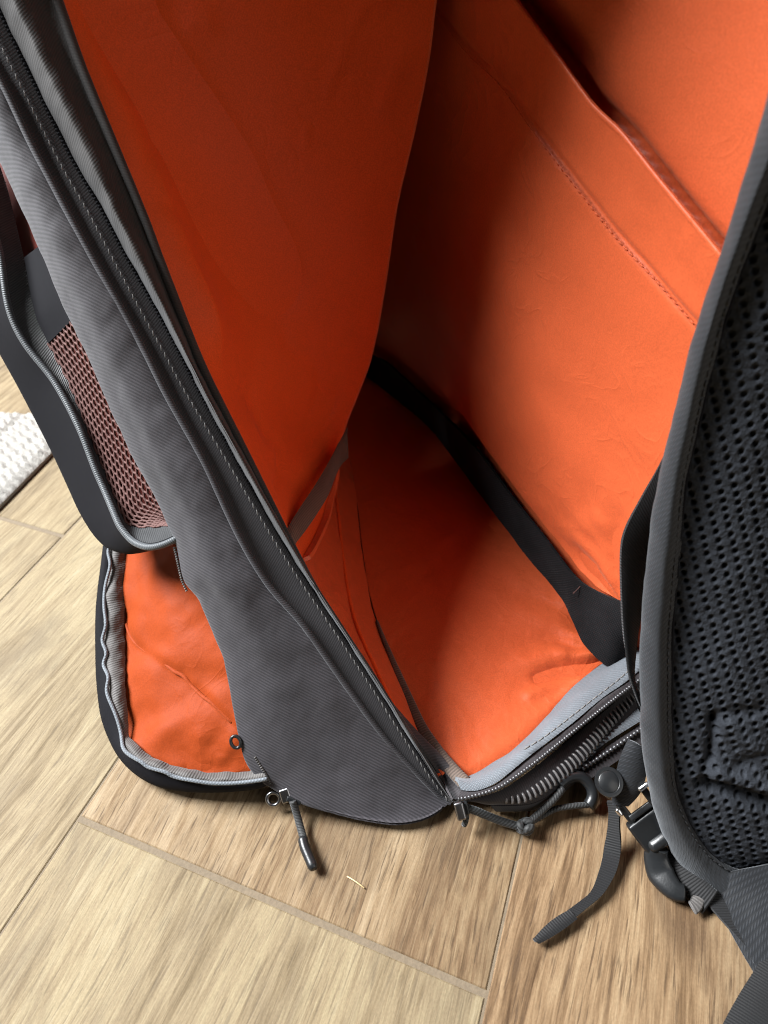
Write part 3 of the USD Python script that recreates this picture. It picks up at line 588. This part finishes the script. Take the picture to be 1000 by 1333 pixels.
# small zip end on the grey band
ze = curve([(227, 712), (231, 730), (236, 752), (244, 771), (256, 786)], [.311, .311, .311, .311, .312], 40)
obj('pocket_zip_edge', coil(ze[:30], .0011, .0005, .0003), 'liningdk', BAG, 'pale zip teeth peeking out beside the grey band')
ze2 = curve([(332, 985), (340, 998), (346, 1008), (352, 1020)], [.311, .311, .311, .312], 24)
obj('pocket_zip_edge', coil(ze2, .0011, .0005, .0003), 'liningdk', BAG)

# pull cord of the front pocket
def ring(c, r, ax, ay, rad, n=28, squash=1.0):
    g = np.linspace(0, 2 * np.pi, n + 1); return tube(c + r * (np.cos(g)[:, None] * ax + squash * np.sin(g)[:, None] * ay), rad, sides=8, cap=False)
ZP = sub('zipper_pull', 'zipper pull with short dark cord hanging from the front pocket')
X, Y, Zx = R[:, 0], R[:, 1], R[:, 2]
c = P(356, 1040, .314); obj('slider_ring', ring(c, .0030, X, Y, .0009), 'metal', ZP)
c = P(372, 1035, .312); obj('slider_body', block(c, unit(X * .3 - Y), unit(X + Y * .3), Zx, .0034, .0025, .0016, .6), 'metal', ZP)
c = P(383, 1042, .311); obj('slider_tab', block(c, unit(X * .9 - Y * .3), unit(Y * .9 + X * .3), Zx, .0036, .0014, .0013, .6), 'plastic', ZP)
pc = curve([(381, 1042), (387, 1062), (392, 1080), (396, 1094)], [.310, .310, .3115, .313], 30); obj('cord', tube(pc, .0017, sides=12), 'cord', ZP)
pc = curve([(394, 1090), (398, 1106), (404, 1120), (409, 1132)], [.3128, .3145, .3165, .3185], 24)
obj('cord_end', tube(pc, np.interp(np.linspace(0, 1, 24), [0, .06, .9, 1], [.0018, .0023, .0023, .0015]), sides=12), 'plastic', ZP)
ZR = sub('inner_pull_loop', 'small dark loop at the edge of the orange pocket')
c = P(307, 966, .3115); obj('loop', ring(c, .0022, unit(X + Y * .4), unit(Y - X * .4), .0008, squash=1.3), 'plastic', ZR)

# main zip pull: slider, cord, knot and loop
MP = sub('zipper_pull', 'main zipper pull with knotted dark cord loop on the floor')
c = PZ(599, 1055, .014); obj('slider_body', block(c, unit(X * .25 - Y), unit(X + .25 * Y), Zx, .0042, .0022, .0018, .6), 'metal', MP)
c = PZ(606, 1050, .012); obj('slider_bridge', block(c, unit(X * .2 - Y), unit(X + .2 * Y), Zx, .0030, .0013, .0030, .6), 'plastic', MP)
pt = lambda pts, n=40: spl([PZ(*p) for p in pts], n)
obj('cord_tail', tube(pt([(604, 1050, .012), (607, 1062, .010), (604, 1074, .006)], 16), .0013, sides=10), 'cord', MP)
obj('cord', tube(pt([(602, 1050, .013), (625, 1058, .009), (650, 1068, .006), (683, 1078, .005)]), .0018, sides=12), 'cord', MP)
kc = PZ(684, 1076, .006)
g = np.linspace(0, 4 * np.pi, 60); kn = kc + np.stack([np.cos(g) * .0026, np.sin(g) * .0018, np.sin(1.5 * g) * .0022], -1)
obj('knot', tube(kn, .0016, sides=10), 'cord', MP)
obj('cord', tube(pt([(686, 1074, .006), (706, 1062, .006), (728, 1052, .007), (750, 1049, .007), (766, 1048, .006)]), .0013, sides=10), 'cord', MP)
obj('cord', tube(pt([(688, 1072, .007), (705, 1056, .008), (720, 1042, .011), (733, 1026, .013)], 30), .0016, sides=10), 'cord', MP)
obj('cord_end', tube(pt([(728, 1022, .013), (742, 1012, .013), (756, 1012, .012), (768, 1022, .010), (772, 1035, .008), (766, 1049, .006)]), .0027, sides=12), 'plastic', MP)

# ---------------------------------------------------------------- shoulder strap pad
SP = sub('shoulder_strap', 'padded shoulder strap with charcoal spacer mesh and bound edge')
bo = [(1040, -60), (1018, 50), (1000, 125), (985, 185), (965, 250), (945, 312), (930, 355), (915, 402), (900, 450), (888, 500), (875, 556), (860, 620), (849, 690), (841, 760), (836, 830), (835, 900), (838, 967), (849, 1036), (864, 1082), (889, 1128), (912, 1148), (941, 1163), (1000, 1156), (1070, 1140)]
si = [(1090, -40), (1062, 80), (1043, 150), (1025, 205), (1000, 262), (974, 328), (957, 375), (942, 425), (928, 475), (917, 520), (908, 560), (894, 620), (886, 690), (879, 765), (875, 830), (874, 900), (875, 967), (880, 1022), (896, 1068), (922, 1108), (940, 1124), (962, 1134), (1010, 1128), (1070, 1112)]
pad = lambda o: (lambda y: float(np.interp(y, [-60, 125, 400, 600, 800, 1000, 1160], [.150, .170, .207, .234, .256, .274, .287])) + o)
NB_ = 420
cB = curve(bo, pad(.004), NB_); cI = curve(si, pad(.0), NB_)
mid = curve([((a[0] + b[0]) / 2, (a[1] + b[1]) / 2) for a, b in zip(bo, si)], pad(-.0035), NB_)
G = loft([cB + (cB - CAM) * .03, cB, mid, cI, cI + (cI - CAM) * .012], 40)
obj('binding', solid(G, .0025, bend(G, .0006, 70, 121)), 'binding', SP, 'woven binding tape around the shoulder strap')
sl = cI * .8 + mid * .2
obj('stitching', stitches(sl + (CAM - sl) * .003, .0022, .0011, .0003), 'dthread', SP, kind='stuff')
# mesh pad: seam curve to beyond the frame, dimpled
hidr = [(1190, -40), (1180, 80), (1175, 150), (1170, 205), (1165, 262), (1160, 328), (1155, 375), (1150, 425), (1145, 475), (1140, 520), (1138, 560), (1135, 620), (1130, 690), (1125, 765), (1122, 830), (1120, 900), (1118, 955), (1116, 990), (1114, 1010), (1112, 1030), (1110, 1045), (1108, 1060), (1106, 1075), (1104, 1090)]
MV, MU = 900, 330
a_, b_ = curve(si, pad(.0), MV), curve(hidr, pad(-.002), MV)
f = np.linspace(0, 1, MU)[:, None, None]
G = a_[None] + (b_ - a_)[None] * f
N_ = gnormal(G); prof = np.sin(np.clip(f[..., 0] / .5, 0, 1) * np.pi / 2)
G = G + N_ * (.007 * prof - .001)[..., None]
x, y = proj(G)
# folds pressed into the foam
dsp = bend(G, .0012, 40, 131)
dsp += -.0050 * gauss_line(x, y, [(915, 1020), (955, 1031), (1005, 1046), (1060, 1060)], 7) + .0030 * gauss_line(x, y, [(925, 1004), (965, 1015), (1010, 1028)], 11)
dsp += -.0030 * gauss_line(x, y, [(929, 936), (927, 970), (919, 1004)], 6) + .0020 * gauss_line(x, y, [(945, 940), (968, 962), (1000, 985)], 9) - .0015 * gauss_line(x, y, [(955, 1000), (985, 986), (1010, 974)], 6) - .0018 * gauss_line(x, y, [(925, 938), (950, 930), (990, 925)], 7)
from scipy.ndimage import gaussian_filter as gf
dsp = gf(dsp, 3)
uv = guv(G); U, V = uv[..., 0] + 0.25 * uv[..., 1] * 0, uv[..., 1]
# hole lattice in the cloth's own coordinates, slightly irregular
Xl = (G - G[0, 0]) @ unit(np.array([.97, -.2, .1])); Yl = V
a1, a2 = np.array([.0014, .0042]), np.array([.0050, -.0031])
wob = (fbm(G * 60, 2, 132) - .5) * .0016
e2 = unit(G[0, 620] - G[0, 250]); e1 = G[200, 430] - G[0, 430]; e1 = unit(e1 - (e1 @ e2) * e2)
a1, a2 = a1 * .80, a2 * .80
Bi = np.linalg.inv(np.stack([a1, a2], 1)); q0, q1_ = (G - G[0, 0]) @ e1 + wob, (G - G[0, 0]) @ e2 + wob
ka, kb = Bi[0, 0] * q0 + Bi[0, 1] * q1_, Bi[1, 0] * q0 + Bi[1, 1] * q1_
best = np.full(ka.shape, 9.0)
for da in (-1, 0, 1):
    for db in (-1, 0, 1):
        ra, rb = np.round(ka) + da, np.round(kb) + db
        jx, jy = (noise(np.stack([ra, rb, 0 * ra], -1) + .5, 5) - .5) * .0006, (noise(np.stack([ra, rb, 0 * ra], -1) + .5, 6) - .5) * .0006
        best = np.minimum(best, np.hypot((q0 - ra * a1[0] - rb * a2[0] - jx) * 1.05, q1_ - ra * a1[1] - rb * a2[1] - jy))
strength = .55 + .6 * fbm(G * 90, 2, 133)
edgefade = np.clip(f[..., 0] * 40, 0, 1)
crush = 1 - .75 * np.clip(1 - np.hypot((x - 975) / 60, (y - 985) / 45), 0, 1)
hole = np.clip(1 - (best / .00128) ** 2, 0, 1) ** .8
dsp += -(.0021 * hole * strength * crush) * edgefade + bend(G, .0005, 480, 134)
obj('mesh_pad', solid(G, .008, dsp), 'mesh', SP)
# seam line at the pad edge
obj('seam_cord', tube(cI + (cI - CAM) * .003, .0007, sides=6), 'piping', SP)
# cloth tab and webbing below the pad
t1 = curve([(922, 1140), (938, 1168), (962, 1210), (1000, 1275), (1040, 1340)], [.287, .287, .289, .291, .294], 60)
t2 = curve([(1030, 1120), (1045, 1140), (1075, 1160), (1100, 1190), (1140, 1230)], [.280, .279, .277, .276, .276], 60)
G = loft([t1 + (t1 - CAM) * .01, t1, t1 * .5 + t2 * .5 + (CAM - t1) * .01, t2], 40)
obj('strap_tab', solid(G, .002, bend(G, .0015, 50, 141)), 'binding', SP, 'twill tab below the padded strap')
w1 = curve([(890, 1140), (925, 1180), (965, 1225), (1010, 1275)], [.296, .299, .302, .304], 50); w2 = curve([(935, 1145), (965, 1180), (1000, 1215), (1050, 1250)], [.289, .291, .293, .295], 50)
obj('webbing', solid(loft([w1, (w1 + w2) / 2, w2], 12), .0015), 'black', SP)
kl = curve([(910, 1152), (910, 1165), (906, 1178), (901, 1182)], [.292, .293, .294, .296], 20); obj('keeper_loop', tube(kl, .0026, .0008, sides=8), 'liningdk', SP)
w1 = [PZ(935, 1345, .004), PZ(965, 1290, .004), PZ(1000, 1235, .005), PZ(1040, 1170, .006)]; w2 = [PZ(1010, 1400, .004), PZ(1040, 1340, .004), PZ(1080, 1290, .005), PZ(1120, 1230, .006)]
obj('hip_webbing', solid(loft([spl(w1, 40), spl(w1, 40) * .5 + spl(w2, 40) * .5 + [0, 0, .002], spl(w2, 40)], 14), .0018), 'black', BAG, 'broad ribbed black webbing lying on the floor in the corner')

# folded black webbing beside the pad
wa = curve([(880, 560), (858, 608), (835, 650), (811, 704), (809, 745), (811, 803), (816, 868), (827, 906), (836, 925)], [.256, .258, .259, .261, .264, .267, .270, .272, .274], 90)
wb = curve([(905, 640), (885, 668), (866, 705), (848, 745), (838, 790), (832, 822), (827, 868), (832, 905), (838, 926)], [.262, .264, .268, .272, .274, .275, .274, .274, .275], 90)
obj('side_webbing', solid(loft([wa, wa * .5 + wb * .5 + (CAM - wa) * .006, wb], 16), .0014), 'black', BAG, 'folded black side webbing between the lining and the mesh pad')

# buckle with its webbing
BK = sub('buckle', 'black plastic strap buckle hanging beside the padded strap')
ex, ey, ez = frame_at(PZ(840, 1060, .02), P(880, 1115, .30) - P(820, 1035, .30))
cbt = P(793, 1018, .2865); cyl = trimesh.creation.revolve([(0, -.002), (.0060, -.002), (.0062, -.0012), (.0062, .0006), (.0060, .0012), (.0048, .0014), (.0044, .0011), (.0040, .0014), (.0022, .0020), (0, .0022)], sections=40)
v = np.array(cyl.vertices); T = np.stack([X, unit(np.cross(unit(CAM - cbt), X)), unit(CAM - cbt)])
obj('snap_button', (v @ T + cbt, np.array(cyl.faces), v[:, :2]), 'plastic', BK, smooth=40)
w1 = curve([(818, 962), (806, 990), (800, 1016), (797, 1048)], [.287, .288, .290, .292], 30); w2 = curve([(842, 975), (842, 1004), (836, 1028), (818, 1050)], [.285, .286, .288, .290], 30)
obj('fold_webbing', solid(loft([w1, (w1 + w2) / 2 + (CAM - w1) * .008, w2], 12), .0016), 'binding', BK)
def bk(name, px, py, d, dirv, sx, sy, sz, mat='plastic', ch=.5):
    c = P(px, py, d); x_, y_, z_ = frame_at(c, dirv); return obj(name, block(c, x_, y_, z_, sx, sy, sz, ch), mat, BK, smooth=40)
dv = P(878, 1112, .30) - P(815, 1030, .295)
cr = P(845, 1055, .29); _, sd, _ = frame_at(cr, dv)
bk('buckle_rail', 818, 1062, .293, dv, .0095, .0016, .0022)
bk('buckle_rail', 846, 1038, .291, dv, .0085, .0016, .0022)
bk('crossbar', 816, 1040, .291, sd, .0055, .0016, .0016)
bk('crossbar', 834, 1056, .291, sd, .0058, .0014, .0016)
bk('buckle_body', 849, 1078, .292, dv, .0075, .0085, .0030)
bk('steel_pin', 838, 1024, .287, sd, .0028, .0011, .0011, 'steel', .9)
bk('steel_pin', 806, 1057, .2915, dv, .0020, .0012, .0012, 'steel', .9)
bk('hinge_barrel', 858, 1096, .289, sd, .0052, .0028, .0026, 'plastic', .95)
lk = curve([(856, 1102), (855, 1120), (862, 1140), (875, 1156), (890, 1163)], [.290, .290, .291, .292, .294], 40)
obj('ladder_lock', tube(lk, np.interp(np.linspace(0, 1, 40), [0, .5, 1], [.0045, .0058, .0035]), np.full(40, .0030), sides=14), 'plastic', BK)
lk = curve([(880, 1105), (888, 1130), (905, 1155), (925, 1175)], [.292, .293, .295, .297], 40)
obj('ladder_lock', tube(lk, .0058, .0016, sides=10), 'black', BK)
# loose strap tail
ta = curve([(790, 1044), (792, 1059), (788, 1095), (781, 1131), (763, 1167), (734, 1189), (712, 1206), (694, 1222)], [.296, .2965, .297, .2965, .2955, .296, .297, .298], 90)
tb = curve([(806, 1044), (806, 1074), (808, 1106), (799, 1142), (778, 1171), (752, 1192), (728, 1211), (702, 1228)], [.293, .293, .293, .293, .2945, .295, .2965, .2975], 90)
ST = sub('strap_tail', 'loose black webbing tail hanging down over the floor')
obj('webbing', solid(loft([ta, (ta + tb) / 2, tb], 10), .0013), 'black', ST)
ea = curve([(742, 1184), (716, 1200), (694, 1223)], [.2945, .2955, .2975], 20); eb = curve([(752, 1196), (728, 1214), (702, 1229)], [.2945, .2955, .2975], 20)
obj('folded_end', solid(loft([ea, (ea + eb) / 2 + (CAM - ea) * .002, eb], 8), .001), 'black', ST)
